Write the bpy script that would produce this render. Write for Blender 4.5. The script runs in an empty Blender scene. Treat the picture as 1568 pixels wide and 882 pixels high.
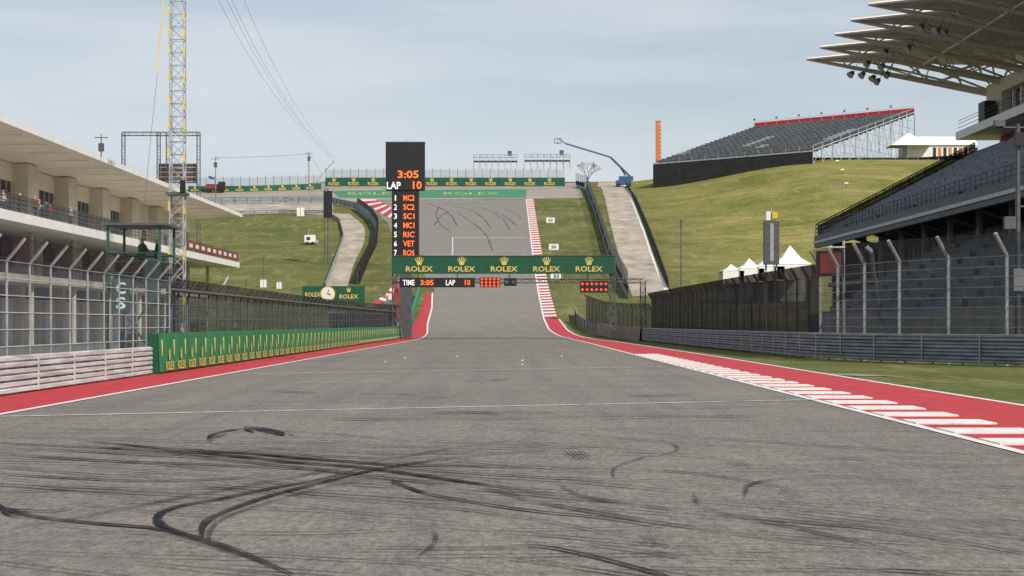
import bpy, math, random
import numpy as np
from mathutils import Vector, Matrix
random.seed(7); np.random.seed(7)
F=3000.0; CH=1.7; VX=778.0; VY=495.0
scene=bpy.context.scene
# ---------------------------------------------------------------- terrain
PD=[-5000,205,225,245,295,355,421,482,510,555,580,6000]
PZ=[0,0,.3,2.1,6.6,14.1,23.4,32.2,36.2,42.0,43.0,43.0]
_g=np.arange(-100,1200,1.0)
_z=np.interp(_g,PD,PZ)
_k=np.exp(-0.5*(np.arange(-18,19)/6.0)**2); _k/=_k.sum()
_zp=np.convolve(np.pad(_z,18,mode='edge'),_k,mode='valid')
_zp[_g<188]=0
def ss(a,b,x):
    t=np.clip((np.asarray(x,float)-a)/(b-a),0,1); return t*t*(3-2*t)
def H(X,Y):
    z=np.interp(Y,_g,_zp)
    z=z+8*ss(32,80,X)*ss(330,480,Y)
    cap=36.9+(43.2-36.9)*ss(-62,-50,X)+1.3*ss(34,60,X)
    return np.minimum(z,cap)
def h(X,Y): return float(H(X,Y))
def W(x,y,s): return Vector(((x-VX)*s,F*s,CH+(VY-y)*s))
_S=np.concatenate([np.arange(.004,.06,.0001),np.arange(.06,.3,.0002)])
def G(x,y,off=0.0):
    if y>VY+24:
        s=CH/(y-VY); return Vector(((x-VX)*s,F*s,off))
    zr=CH+(VY-y)*_S; zz=H((x-VX)*_S,F*_S)
    d=zr-zz
    idx=np.where(d<=0)[0]
    if len(idx)==0: s=.175
    else:
        i=idx[0]
        if i==0: s=_S[0]
        else: s=_S[i-1]+(_S[i]-_S[i-1])*d[i-1]/(d[i-1]-d[i])
    X=(x-VX)*s; Y=F*s
    return Vector((X,Y,h(X,Y)+off))
# ---------------------------------------------------------------- materials
def mat(name,col,rough=.8,var=.15,scale=3.0,metal=0,col2=None,emit=0,detail=4,bump=0,stretch=None):
    m=bpy.data.materials.new(name); m.use_nodes=True
    nt=m.node_tree; N=nt.nodes; L=nt.links; p=N['Principled BSDF']
    p.inputs['Roughness'].default_value=rough; p.inputs['Metallic'].default_value=metal
    tc=N.new('ShaderNodeTexCoord'); mp=N.new('ShaderNodeMapping'); L.new(tc.outputs['Object'],mp.inputs[0])
    if stretch: mp.inputs['Scale'].default_value=stretch
    n=N.new('ShaderNodeTexNoise'); n.inputs['Scale'].default_value=scale; n.inputs['Detail'].default_value=detail; n.inputs['Roughness'].default_value=.65
    L.new(mp.outputs[0],n.inputs['Vector'])
    mx=N.new('ShaderNodeMix'); mx.data_type='RGBA'
    cr=N.new('ShaderNodeMapRange'); cr.inputs[1].default_value=.3; cr.inputs[2].default_value=.7
    L.new(n.outputs['Fac'],cr.inputs[0]); L.new(cr.outputs[0],mx.inputs[0])
    c=col; a=[max(0,v*(1-var)) for v in c]; b=[min(1,v*(1+var)) for v in (col2 or c)]
    mx.inputs[6].default_value=(*a,1); mx.inputs[7].default_value=(*b,1)
    L.new(mx.outputs[2],p.inputs['Base Color'])
    if emit:
        L.new(mx.outputs[2],p.inputs['Emission Color']); p.inputs['Emission Strength'].default_value=emit
    return m
def nz(nt,vec,scale,detail=5,rough=.6):
    n=nt.nodes.new('ShaderNodeTexNoise'); n.inputs['Scale'].default_value=scale; n.inputs['Detail'].default_value=detail; n.inputs['Roughness'].default_value=rough
    nt.links.new(vec,n.inputs['Vector']); return n.outputs['Fac']
def mapv(nt,scale,rot=0):
    tc=nt.nodes.new('ShaderNodeTexCoord'); mp=nt.nodes.new('ShaderNodeMapping'); mp.inputs['Scale'].default_value=scale; mp.inputs['Rotation'].default_value=(0,0,rot)
    nt.links.new(tc.outputs['Object'],mp.inputs[0]); return mp.outputs[0]
def mrange(nt,v,a,b,c,d):
    r=nt.nodes.new('ShaderNodeMapRange'); r.inputs[1].default_value=a; r.inputs[2].default_value=b; r.inputs[3].default_value=c; r.inputs[4].default_value=d
    nt.links.new(v,r.inputs[0]); return r.outputs[0]
def mixc(nt,f,a,b,mode='MIX'):
    m=nt.nodes.new('ShaderNodeMix'); m.data_type='RGBA'; m.blend_type=mode
    if hasattr(f,'is_linked'): nt.links.new(f,m.inputs[0])
    else: m.inputs[0].default_value=f
    for i,v in ((6,a),(7,b)):
        if isinstance(v,tuple): m.inputs[i].default_value=(*v,1)
        else: nt.links.new(v,m.inputs[i])
    return m.outputs[2]
def mathn(nt,op,a,b=None):
    m=nt.nodes.new('ShaderNodeMath'); m.operation=op
    for i,v in ((0,a),(1,b)):
        if v is None: continue
        if isinstance(v,(int,float)): m.inputs[i].default_value=v
        else: nt.links.new(v,m.inputs[i])
    return m.outputs[0]
def grey(nt,g):
    gg=nt.nodes.new('ShaderNodeCombineColor')
    for i in range(3): nt.links.new(g,gg.inputs[i])
    return gg.outputs[0]
def asphalt_mat():
    m=bpy.data.materials.new('asphalt'); m.use_nodes=True; nt=m.node_tree; p=nt.nodes['Principled BSDF']
    p.inputs['Roughness'].default_value=.85; p.inputs['Specular IOR Level'].default_value=.3
    v1=mapv(nt,(1,1,1)); vs=mapv(nt,(1,.03,1)); vx=mapv(nt,(.12,1,1),.12); vg=mapv(nt,(1,.30,1))
    big=nz(nt,v1,.12,4); streak=nz(nt,vs,1.3,4); cross=nz(nt,vx,1.5,4,.75); grain=nz(nt,vg,17,4,.95); mid=nz(nt,v1,3.5,4,.75)
    c=mixc(nt,mrange(nt,big,.3,.7,0,1),(.158,.143,.128),(.212,.190,.167))
    c=mixc(nt,mrange(nt,streak,.46,.72,0,.5),c,(.095,.09,.087))
    c=mixc(nt,mrange(nt,cross,.50,.72,0,.50),c,(.066,.062,.061))
    c=mixc(nt,mrange(nt,mid,.35,.7,0,.35),c,(.112,.102,.093))
    tc=nt.nodes.new('ShaderNodeTexCoord'); sp=nt.nodes.new('ShaderNodeSeparateXYZ'); nt.links.new(tc.outputs['Object'],sp.inputs[0])
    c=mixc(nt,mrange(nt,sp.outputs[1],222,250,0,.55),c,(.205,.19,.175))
    c=mixc(nt,1.0,c,grey(nt,mrange(nt,grain,.32,.68,.42,1.6)),'MULTIPLY')
    nt.links.new(c,p.inputs['Base Color'])
    return m
def grass_mat():
    m=bpy.data.materials.new('grass'); m.use_nodes=True; nt=m.node_tree; p=nt.nodes['Principled BSDF']
    p.inputs['Roughness'].default_value=.95; p.inputs['Specular IOR Level'].default_value=.1
    v1=mapv(nt,(1,1,1)); vs=mapv(nt,(.35,1,1)); vr=mapv(nt,(1,.12,1),.35)
    big=nz(nt,v1,.06,5,.7); mid=nz(nt,vs,.35,5,.8); fine=nz(nt,v1,2.2,4,.9); dirt=nz(nt,v1,.10,6,.7); rill=nz(nt,vr,.5,4,.7)
    tc=nt.nodes.new('ShaderNodeTexCoord'); sp=nt.nodes.new('ShaderNodeSeparateXYZ'); nt.links.new(tc.outputs['Object'],sp.inputs[0])
    rt=mrange(nt,sp.outputs[0],20,45,0,1)
    c1=mixc(nt,rt,(.078,.100,.028),(.140,.155,.032)); c2=mixc(nt,rt,(.150,.145,.052),(.285,.245,.082))
    c=mixc(nt,mrange(nt,big,.36,.62,0,1),c1,c2)
    c=mixc(nt,mrange(nt,mid,.42,.70,0,.75),c,(.065,.088,.020))
    c=mixc(nt,mrange(nt,rill,.53,.72,0,.55),c,(.30,.25,.12))
    c=mixc(nt,mrange(nt,dirt,.55,.70,0,.8),c,(.225,.175,.10))
    c=mixc(nt,1.0,c,grey(nt,mrange(nt,fine,.32,.68,.45,1.5)),'MULTIPLY')
    nt.links.new(c,p.inputs['Base Color'])
    return m
def alpha_mat(name,col,a0,a1,scale,stretch=(1,1,1),rough=.7,lo=.35,hi=.65):
    m=bpy.data.materials.new(name); m.use_nodes=True; nt=m.node_tree; p=nt.nodes['Principled BSDF']
    p.inputs['Base Color'].default_value=(*col,1); p.inputs['Roughness'].default_value=rough; p.inputs['Specular IOR Level'].default_value=.15
    v=mapv(nt,stretch); n=nz(nt,v,scale,3,.7)
    nt.links.new(mrange(nt,n,lo,hi,a0,a1),p.inputs['Alpha'])
    return m
M={}
M['asphalt']=asphalt_mat(); M['grass']=grass_mat()
M['concrete']=mat('concrete',(.30,.275,.245),.9,.25,.5,detail=6)
M['pitc']=mat('pit_lane_concrete',(.20,.19,.175),.9,.25,.5,detail=6)
M['road']=mat('concrete_road',(.33,.285,.235),.9,.42,.35,detail=9,stretch=(1,.5,1))
M['runoff']=mat('runoff_paving',(.26,.23,.205),.9,.25,.3,detail=8,stretch=(.3,1,1))
M['red']=mat('red_paint',(.40,.018,.028),.7,.30,1.5,detail=8)
M['white']=mat('white_paint',(.66,.64,.62),.6,.20,4,detail=8)
M['wline']=alpha_mat('worn_line_paint',(.75,.74,.72),.25,.95,3)
M['gpaint']=mat('green_ground_paint',(.03,.18,.09),.8,.3,.6)
M['gpy']=mat('worn_yellow_ground_paint',(.30,.33,.10),.8,.3,.6)
M['green']=mat('green_board',(.006,.075,.038),.5,.15,1)
M['greenl']=mat('green_pit_wall',(.010,.17,.060),.5,.28,.9,detail=8)
M['gold']=mat('gold_lettering',(.66,.50,.13),.5,.08,3)
M['cream']=mat('cream_render',(.62,.57,.46),.8,.08,.5)
M['soffit']=mat('roof_soffit',(.78,.70,.58),.8,.06,.3)
M['whitep']=mat('white_panel',(.74,.73,.70),.5,.08,.6)
M['glass']=mat('dark_glass',(.02,.024,.028),.12,.4,.3)
M['shade']=mat('painted_recess_shade',(.028,.028,.03),.8,.3,1)  # near-black colour paints in the shade of recesses and undersides
M['black']=mat('black_panel',(.010,.010,.012),.55,.3,2)
M['blackf']=mat('black_fabric',(.018,.019,.021),.9,.4,.6)
M['steel']=mat('galvanised_steel',(.38,.40,.42),.45,.2,2,metal=.3)
M['steeld']=mat('dark_steel',(.075,.08,.088),.6,.3,2)
M['rail']=mat('guardrail_steel',(.25,.275,.31),.5,.42,.8,metal=.3,detail=8,stretch=(1,1,5))
M['railw']=mat('weathered_white_rail',(.33,.325,.32),.55,.30,.9,detail=9,stretch=(1,.5,9),col2=(.50,.515,.525))
M['seat']=mat('stadium_seat',(.12,.14,.175),.6,.5,.5)
M['bseat']=mat('grey_bleacher_seat',(.115,.125,.14),.6,.3,.5)
M['seatb']=mat('stadium_step',(.21,.215,.22),.8,.2,1)
M['led']=mat('orange_led',(.95,.16,.03),.5,.05,3,emit=.75)
M['ledw']=mat('white_led',(.8,.82,.85),.5,.05,3,emit=.35)
M['redlamp']=mat('red_lamp',(.9,.08,.03),.4,.05,3,emit=.6)
M['orange']=mat('orange_cladding',(.62,.15,.03),.6,.1,1)
M['blue']=mat('blue_machine_paint',(.03,.09,.20),.4,.2,2)
M['yellow']=mat('yellow_paint',(.7,.5,.03),.5,.1,2)
M['platgreen']=mat('green_steel',(.025,.085,.065),.5,.3,3)
M['maroon']=mat('maroon_wall',(.18,.03,.035),.7,.2,1)
M['brown']=mat('brown_barrier',(.24,.21,.17),.9,.3,1.2,detail=8)
M['bark']=mat('bark',(.20,.15,.11),.9,.3,3)
M['tyre']=alpha_mat('tyre_rubber_mark',(.010,.010,.011),.40,.96,1.4,lo=.3,hi=.6)
M['tyrel']=alpha_mat('faint_tyre_mark',(.016,.016,.017),.12,.72,.9)
M['hillmark']=alpha_mat('hill_rubber_mark',(.03,.03,.03),.05,.50,.4)
M['meshl']=alpha_mat('wire_mesh',(.075,.082,.095),.46,.64,.9)
M['meshd']=alpha_mat('dark_screen_mesh',(.014,.015,.019),.88,.97,.5)
M['meshm']=alpha_mat('debris_mesh',(.035,.040,.050),.62,.80,.6)
M['meshs']=alpha_mat('light_mesh',(.16,.165,.175),.22,.36,.6)
M['rope']=mat('cable',(.12,.12,.13),.6,.1,1)
M['clock']=mat('clock_face',(.70,.68,.60),.5,.03,1)
M['tent']=mat('white_canvas',(.74,.73,.70),.7,.05,.4)
M['roofpan']=mat('canopy_panel',(.74,.69,.60),.6,.08,.3)
M['rib']=mat('canopy_rib',(.62,.56,.46),.6,.1,.5)
M['screen']=mat('monitor_screen',(.16,.035,.03),.3,.2,1,emit=.15)
# ---------------------------------------------------------------- mesh builder
class B:
    def __init__(s,name): s.n=name; s.v=[]; s.f=[]; s.m=[]; s.mats=[]
    def add(s,vs,fs,m):
        if m not in s.mats: s.mats.append(m)
        k=s.mats.index(m); o=len(s.v)
        s.v.extend([tuple(v) for v in vs]); s.f.extend([tuple(i+o for i in f) for f in fs]); s.m.extend([k]*len(fs))
    def quad(s,a,b,c,d,m): s.add([a,b,c,d],[(0,1,2,3)],m)
    def box(s,x0,x1,y0,y1,z0,z1,m):
        s.add([(x0,y0,z0),(x1,y0,z0),(x1,y1,z0),(x0,y1,z0),(x0,y0,z1),(x1,y0,z1),(x1,y1,z1),(x0,y1,z1)],
              [(0,3,2,1),(4,5,6,7),(0,1,5,4),(1,2,6,5),(2,3,7,6),(3,0,4,7)],m)
    def beam(s,p,q,r,m,n=5,r2=None):
        p=Vector(p);q=Vector(q);d=(q-p)
        if d.length<1e-6: return
        d.normalize(); a=d.orthogonal().normalized()
        if abs(d.z)>.9: a=(Vector((1,0,0))-d*d.x).normalized()
        b=d.cross(a); r2=r if r2 is None else r2
        vs=[];fs=[]
        for i in range(n):
            t=2*math.pi*(i+.5)/n; o=a*math.cos(t)+b*math.sin(t); vs.append(p+o*r)
        for i in range(n):
            t=2*math.pi*(i+.5)/n; o=a*math.cos(t)+b*math.sin(t); vs.append(q+o*r2)
        for i in range(n): fs.append((i,(i+1)%n,n+(i+1)%n,n+i))
        fs.append(tuple(range(n))[::-1]); fs.append(tuple(range(n,2*n)))
        s.add(vs,fs,m)
    def extrude(s,prof,path,m):
        path=[Vector(p) for p in path]; vs=[];n=len(prof)
        for i,p in enumerate(path):
            a=path[max(0,i-1)]; b=path[min(len(path)-1,i+1)]; d=b-a; d.z=0; d.normalize(); nn=Vector((-d.y,d.x,0))
            for (o,z) in prof: vs.append(p+nn*o+Vector((0,0,z)))
        fs=[]
        for i in range(len(path)-1):
            for j in range(n-1): fs.append((i*n+j,(i+1)*n+j,(i+1)*n+j+1,i*n+j+1))
        s.add(vs,fs,m)
    def truss(s,p,q,w,m,r=.04,step=None,r2=None):
        p=Vector(p);q=Vector(q);d=q-p;L=d.length;d.normalize()
        a=Vector((1,0,0)) if abs(d.z)>.8 else Vector((0,0,1)); a=(a-d*a.dot(d)).normalized(); b=d.cross(a)
        cs=[(a+b)*w/2,(a-b)*w/2,(-a-b)*w/2,(b-a)*w/2]
        for c in cs: s.beam(p+c,q+c,r,m,4)
        step=step or w; n=max(1,int(L/step)); r2=r2 or r*.6
        for i in range(n):
            u=p+d*(L*i/n); v=p+d*(L*(i+1)/n)
            for k in range(4):
                c0=cs[k];c1=cs[(k+1)%4]
                if (i+k)%2: c0,c1=c1,c0
                s.beam(u+c0,v+c1,r2,m,3); s.beam(u+cs[k],u+cs[(k+1)%4],r2,m,3)
    def done(s,smooth=False):
        me=bpy.data.meshes.new(s.n); me.from_pydata(s.v,[],s.f)
        for m in s.mats: me.materials.append(M[m])
        me.polygons.foreach_set('material_index',s.m)
        if smooth: me.polygons.foreach_set('use_smooth',[True]*len(s.f))
        me.update(); o=bpy.data.objects.new(s.n,me); scene.collection.objects.link(o); return o
_tc={}
def tgeo(t):
    if t in _tc: return _tc[t]
    cu=bpy.data.curves.new('t','FONT'); cu.body=t; cu.align_x='CENTER'; cu.resolution_u=2; cu.offset=.018
    ob=bpy.data.objects.new('t',cu); scene.collection.objects.link(ob)
    dg=bpy.context.evaluated_depsgraph_get(); dg.update(); ev=ob.evaluated_get(dg); me=ev.to_mesh()
    vs=np.array([v.co[:2] for v in me.vertices]); fs=[tuple(p.vertices) for p in me.polygons]
    ev.to_mesh_clear(); bpy.data.objects.remove(ob); bpy.data.curves.remove(cu)
    mn=vs.min(0); mx=vs.max(0); vs=vs-(mn+mx)/2
    _tc[t]=(vs,fs,mx-mn); return _tc[t]
def text(b,t,c,U,V,w,hh,m,off=.03):
    vs,fs,sz=tgeo(t); c=Vector(c);U=Vector(U).normalized();V=Vector(V).normalized(); N=U.cross(V)
    b.add([c+U*(x/sz[0]*w)+V*(y/sz[1]*hh)+N*off for x,y in vs],fs,m)
def crown(b,c,U,V,w,m,off=.03):
    c=Vector(c);U=Vector(U).normalized();V=Vector(V).normalized();N=U.cross(V)
    tips=[(-.5,.25),(-.27,.42),(0,.5),(.27,.42),(.5,.25)]
    for tx,ty in tips:
        b.add([c+U*(q[0]*w)+V*(q[1]*w)+N*off for q in [(tx*.45-.07,-.3),(tx*.45+.07,-.3),(tx+.05,ty),(tx-.05,ty)]],[(0,1,2,3)],m)
        b.add([c+U*((tx+.085*math.cos(a))*w)+V*((ty+.085*math.sin(a))*w)+N*(off+.003) for a in [i*math.pi/3 for i in range(6)]],[tuple(range(6))],m)
    b.add([c+U*(q[0]*w)+V*(q[1]*w)+N*(off+.004) for q in [(-.27,-.5),(.27,-.5),(.31,-.3),(-.31,-.3)]],[(0,1,2,3)],m)
def resample(pts,n=None,step=None):
    P=np.array([tuple(p) for p in pts],float); d=np.r_[0,np.cumsum(np.linalg.norm(np.diff(P,axis=0),axis=1))]
    if n is None: n=max(2,int(d[-1]/step)+1)
    t=np.linspace(0,d[-1],n); return [Vector([np.interp(k,d,P[:,j]) for j in range(P.shape[1])]) for k in t]
def smooth_px(pts,k=8):
    out=[];P=[Vector(p) for p in pts];P=[P[0]*2-P[1]]+P+[P[-1]*2-P[-2]]
    for i in range(1,len(P)-2):
        for j in range(k):
            t=j/k;a,b,c,d=P[i-1:i+3]
            out.append(.5*((2*b)+(-a+c)*t+(2*a-5*b+4*c-d)*t*t+(-a+3*b-3*c+d)*t**3))
    out.append(P[-2]); return out
def drape(b,L,R,m,off=.08,nu=30,nv=6):
    A=resample(smooth_px([Vector(p) for p in L]),nu); C=resample(smooth_px([Vector(p) for p in R]),nu); vs=[];fs=[]
    for a,c in zip(A,C):
        for j in range(nv+1):
            q=a.lerp(c,j/nv); vs.append(G(q.x,q.y,off))
    for i in range(nu-1):
        for j in range(nv):
            k=i*(nv+1)+j; fs.append((k,k+1,k+nv+2,k+nv+1))
    b.add(vs,fs,m)
def wstrip(b,pts,m,off,nv=1):
    ys=[p[0] for p in pts]; y0=ys[0]; y1=ys[-1]
    Y=sorted(set([y0,y1]+[k*2.5 for k in range(math.ceil(y0/2.5),math.floor(y1/2.5)+1)]+ys)); vs=[];fs=[]
    for y in Y:
        xl=np.interp(y,ys,[p[1] for p in pts]); xr=np.interp(y,ys,[p[2] for p in pts])
        for j in range(nv+1):
            x=xl+(xr-xl)*j/nv; vs.append((x,y,h(x,y)+off))
    for i in range(len(Y)-1):
        for j in range(nv):
            k=i*(nv+1)+j; fs.append((k,k+1,k+nv+2,k+nv+1))
    b.add(vs,fs,m)
X_=Vector((1,0,0));Y_=Vector((0,1,0));Z_=Vector((0,0,1))
# ---------------------------------------------------------------- ground
xs=np.concatenate([[-4000,-1500,-700,-400,-250,-180],np.arange(-140,200.1,2.5),[230,270,330,420,600,1000,2000,4000]])
ys=np.concatenate([[-1500,-500,-200,-100],np.arange(-60,640.1,2.5),[680,760,900,1200,2000,4000]])
XX,YY=np.meshgrid(xs,ys); ZZ=H(XX,YY)
vs=np.stack([XX,YY,ZZ],-1).reshape(-1,3); nx=len(xs); ny=len(ys)
fs=[(j*nx+i,j*nx+i+1,(j+1)*nx+i+1,(j+1)*nx+i) for j in range(ny-1) for i in range(nx-1)]
b=B('ground'); b.add(vs.tolist(),fs,'grass'); b.done(True)
b=B('race_track')
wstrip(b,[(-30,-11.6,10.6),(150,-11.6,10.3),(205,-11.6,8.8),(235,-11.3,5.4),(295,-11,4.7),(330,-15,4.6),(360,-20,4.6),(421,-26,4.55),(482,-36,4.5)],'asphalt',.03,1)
b.done()
b=B('track_runoff_paint')
wstrip(b,[(-30,-11.55,-9.3),(225,-11.55,-9.3),(240,-11.5,-9.9),(262,-11.6,-10.2),(290,-12.2,-11.3)],'red',.036)
wstrip(b,[(-30,6.6,10.4),(100,6.7,10.4),(180,6.9,9.8),(210,6.5,8.6),(232,4.9,6.9),(246,4.6,6.3)],'red',.036)
b.done()
b=B('track_edge_lines')
wstrip(b,[(-30,-9.36,-9.2),(225,-9.36,-9.2),(240,-9.96,-9.75),(262,-10.3,-10.1),(290,-11.3,-11.1)],'white',.042)
wstrip(b,[(-30,6.5,6.68),(100,6.6,6.78),(180,6.75,6.95),(210,6.4,6.6),(232,4.75,4.95),(246,4.4,4.62),(482,4.35,4.55)],'white',.042)
wstrip(b,[(-30,10.35,10.52),(100,10.35,10.52),(180,9.75,9.95),(210,8.55,8.75),(232,6.85,7.05),(246,6.3,6.5)],'white',.042)
def groundline(px,w,m='wline',off=.043):
    P=[G(x,y,0) for x,y in px]
    P=resample(P,step=1.0) if len(px)==2 else P
    vs=[];fs=[]
    for i,p in enumerate(P):
        d=P[min(i+1,len(P)-1)]-P[max(i-1,0)]; d.z=0; d.normalize(); n=Vector((-d.y,d.x,0))
        for sg in (-.5,.5): q=p+n*sg*w; vs.append((q.x,q.y,(h(q.x,q.y) if q.y>180 else 0)+off))
    for i in range(len(P)-1): fs.append((2*i,2*i+1,2*i+3,2*i+2))
    b.add(vs,fs,m)
groundline([(0,641),(1238,615)],.17)
groundline([(395,574),(1015,563)],.22)
groundline([(690,520.5),(850,520.5)],.5)
for (x,y) in [(590,554),(800,552),(800,558),(860,545),(700,546),(620,548)]:
    groundline([(x,y),(x+15,y)],.16); groundline([(x,y),(x,y+2.5)],.08)
groundline([(650,391),(820,391)],.5,off=.05); groundline([(693,364),(806,364)],.5,off=.05); groundline([(693,364),(693,391)],.25,off=.06)
b.done()
b=B('track_kerb')
y=24.0
while y<104:
    b.box(6.72,8.05,y,y+1.25,.036,.062,'white'); y+=2.75
b.done()
b=B('track_kerb'); y=247.0;i=0
while y<482:
    zz=h(5,y);z2=h(5,y+2.4); m='white' if i%2 else 'red'
    b.add([(4.6,y,zz+.06),(6.2,y,zz+.12),(6.2,y+2.4,z2+.12),(4.6,y+2.4,z2+.06)],[(0,1,2,3)],m); y+=2.4;i+=1
b.done()
b=B('track_kerb')
A=resample([Vector((552,306)),Vector((575,322)),Vector((604,338))],16); C=resample([Vector((575,306)),Vector((598,318)),Vector((612,326))],16)
for i in range(15):
    b.quad(G(*A[i],.09),G(*C[i],.09),G(*C[i+1],.09),G(*A[i+1],.09),'red' if i%3 else 'white')
A=resample([Vector((562,470)),Vector((590,452)),Vector((612,425))],14); C=resample([Vector((572,472)),Vector((598,457)),Vector((618,430))],14)
for i in range(13):
    b.quad(G(*A[i],.09),G(*C[i],.09),G(*C[i+1],.09),G(*A[i+1],.09),'red' if i%4 else 'white')
b.done()
b=B('runoff_area')
def dpoly(b,top,bot,m,off,nu=40,nv=6): drape(b,top,bot,m,off,nu,nv)
dpoly(b,[(488,281),(600,277),(740,272),(880,266)],[(500,306.5),(600,306.5),(740,305),(893,304)],'runoff',.07,50,8)
dpoly(b,[(285,294),(400,293),(500,290)],[(300,312),(400,312),(510,308)],'runoff',.07,30,5)
dpoly(b,[(300,311),(400,311),(510,307)],[(320,329),(420,325),(510,331)],'road',.073,30,4)
dpoly(b,[(500,306),(530,306),(560,306)],[(515,314),(540,318),(575,330)],'runoff',.075,12,3)
b.done()
b=B('green_runoff_paint')
dpoly(b,[(508,293),(600,292),(806,290)],[(520,303.5),(600,303.5),(806,303)],'gpaint',.11,40,4)
for cx in (575,722):
    vv,ff,sz=tgeo('ROLEX'); b.add([G(cx+x/sz[0]*85,297.3-y/sz[1]*4.0,.16) for x,y in vv],ff,'gpy')
b.done()
b=B('service_road')
drape(b,[(915,276),(925,300),(935,345),(950,400),(968,455)],[(957,276),(975,320),(990,360),(1004,400),(1026,450)],'road',.08,50,6)
drape(b,[(954,276),(971,320),(986,360),(999,400),(1019,450)],[(957,276),(975,320),(990,360),(1004,400),(1026,450)],'clock',.10,50,2)
for yy in (300,322,343,372,405): groundline([(925+(yy-300)*.26,yy),(965+(yy-300)*.36,yy+1)],.5,'tyrel',.12)
b.done()
b=B('service_road')
drape(b,[(497,327),(520,343),(523,365),(512,400),(494,445)],[(535,328),(557,348),(556,375),(542,405),(530,447)],'road',.08,50,6); b.done()
b=B('pit_lane'); b.box(-64,-12.6,-20,226,.0,.02,'pitc'); b.done()
b=B('grandstand_concourse'); b.box(22.5,75,-20,226,.0,.02,'concrete'); b.done()
b=B('gravel_patch'); groundline([(1285,573),(1310,575),(1345,577)],1.1,'brown',.02); b.done()
# ---------------------------------------------------------------- tyre marks
b=B('tyre_marks')
def mark(px,w=.16,m='tyre',taper=True,off=.047):
    P=smooth_px([Vector((x,y)) for x,y in px],10); P=[G(p.x,p.y,0) for p in P]
    vs=[];fs=[];n=len(P)
    for i,p in enumerate(P):
        d=P[min(i+1,n-1)]-P[max(i-1,0)]; d.normalize(); nn=Vector((-d.y,d.x,0)); t=i/(n-1)
        ww=w*(min(1,.2+4*t,.2+4*(1-t)) if taper else 1)
        for sg in (-.5,.5): q=p+nn*sg*ww; vs.append((q.x,q.y,off))
    for i in range(n-1): fs.append((2*i,2*i+1,2*i+3,2*i+2))
    b.add(vs,fs,m)
o=.047
def mk(px,w=.16,m='tyre'):
    global o; o+=.00010; mark(px,w,m,True,o)
mk([(-40,775),(0,784),(60,799),(160,810),(240,817),(300,832),(370,855),(450,890)],.10)
mk([(-20,770),(0,782),(15,796),(50,801)],.05)
mk([(560,722),(480,742),(400,757),(330,772),(275,782),(245,795),(248,812),(290,828),(340,836)],.085)
mk([(310,832),(312,812),(335,795),(400,770),(480,748),(560,728),(650,712),(760,700)],.09)
mk([(322,846),(322,822),(345,800),(415,775),(500,752),(600,733)],.05,'tyrel')
mk([(-40,680),(80,687),(200,692),(320,699),(440,712),(560,722),(700,742),(860,765)],.15)
mk([(120,678),(240,690),(380,699),(520,711),(640,718),(800,720)],.15)
mk([(260,676),(400,690),(520,698),(640,700),(780,698),(900,690)],.10,'tyrel')
mk([(376,657),(402,661),(434,671)],.28); mk([(390,668),(372,661),(330,668),(318,678)],.10)
mk([(320,682),(335,672),(375,665),(420,664),(455,672)],.10,'tyrel')
mk([(-20,730),(90,737),(200,742),(300,741),(420,735)],.11)
mk([(-20,748),(120,752),(240,755),(380,752),(520,740),(640,726)],.08,'tyrel')
mk([(-30,776),(10,786),(70,790),(110,786)],.07)
mk([(0,820),(120,800),(260,772),(420,742),(560,715),(700,690),(840,672)],.07,'tyrel')
mk([(940,738),(942,722),(985,706),(1030,698),(1036,688),(1010,681),(960,680)],.06,'tyrel')
mk([(1062,762),(1072,780),(1120,795),(1220,806),(1340,818),(1470,838),(1600,862)],.08,'tyrel')
mk([(850,745),(900,768),(1010,785),(1140,800),(1280,830),(1420,865)],.08,'tyrel')
mk([(590,735),(640,758),(720,775),(820,790),(920,800),(1020,815)],.07,'tyre')
mk([(700,740),(820,775),(960,800),(1090,820),(1240,840),(1400,850)],.08,'tyrel')
mk([(1140,770),(1150,748),(1210,738),(1300,735),(1420,745)],.07,'tyrel')
mk([(480,700),(620,712),(760,720),(900,722),(1060,730),(1200,752)],.10,'tyrel')
mk([(800,842),(870,852),(980,880),(1040,900)],.06,'tyre')
mk([(640,862),(662,845),(668,832),(664,820)],.04,'tyrel')
mk([(0,700),(140,710),(300,716),(430,722),(560,726)],.12,'tyre')
mk([(150,690),(280,700),(400,706),(500,708)],.12)
mk([(470,705),(600,719),(720,730),(850,738),(960,740)],.08)
mk([(600,742),(610,748),(650,750),(690,742)],.05,'tyrel'); mk([(250,790),(240,800),(250,815),(275,822)],.05)
mk([(0,655),(160,662),(330,660),(500,668),(640,682)],.10,'tyrel')
mk([(-20,690),(140,697),(300,706),(460,722),(600,736)],.07,'tyre'); mk([(330,688),(450,700),(560,706),(700,706)],.09,'tyre'); mk([(400,690),(560,696),(720,694),(860,684)],.07,'tyrel')
mk([(-20,806),(120,815),(260,830),(340,850),(420,872)],.05,'tyrel'); mk([(150,860),(330,856),(520,866),(760,878)],.05,'tyrel'); mk([(430,770),(620,778),(800,800),(960,830)],.05,'tyrel')
for k in range(72):
    x=random.uniform(-150,1450); y=640+240*random.random()**.8; L=random.uniform(250,800); sl=random.uniform(-.04,.14)*(.3+(y-600)/250); c=random.uniform(-10,10)
    mk([(x,y),(x+L*.33,y+sl*L*.33+c*.6),(x+L*.66,y+sl*L*.66+c),(x+L,y+sl*L)],random.uniform(.03,.08)*(1.5 if y<720 else 1),'tyrel')
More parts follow.
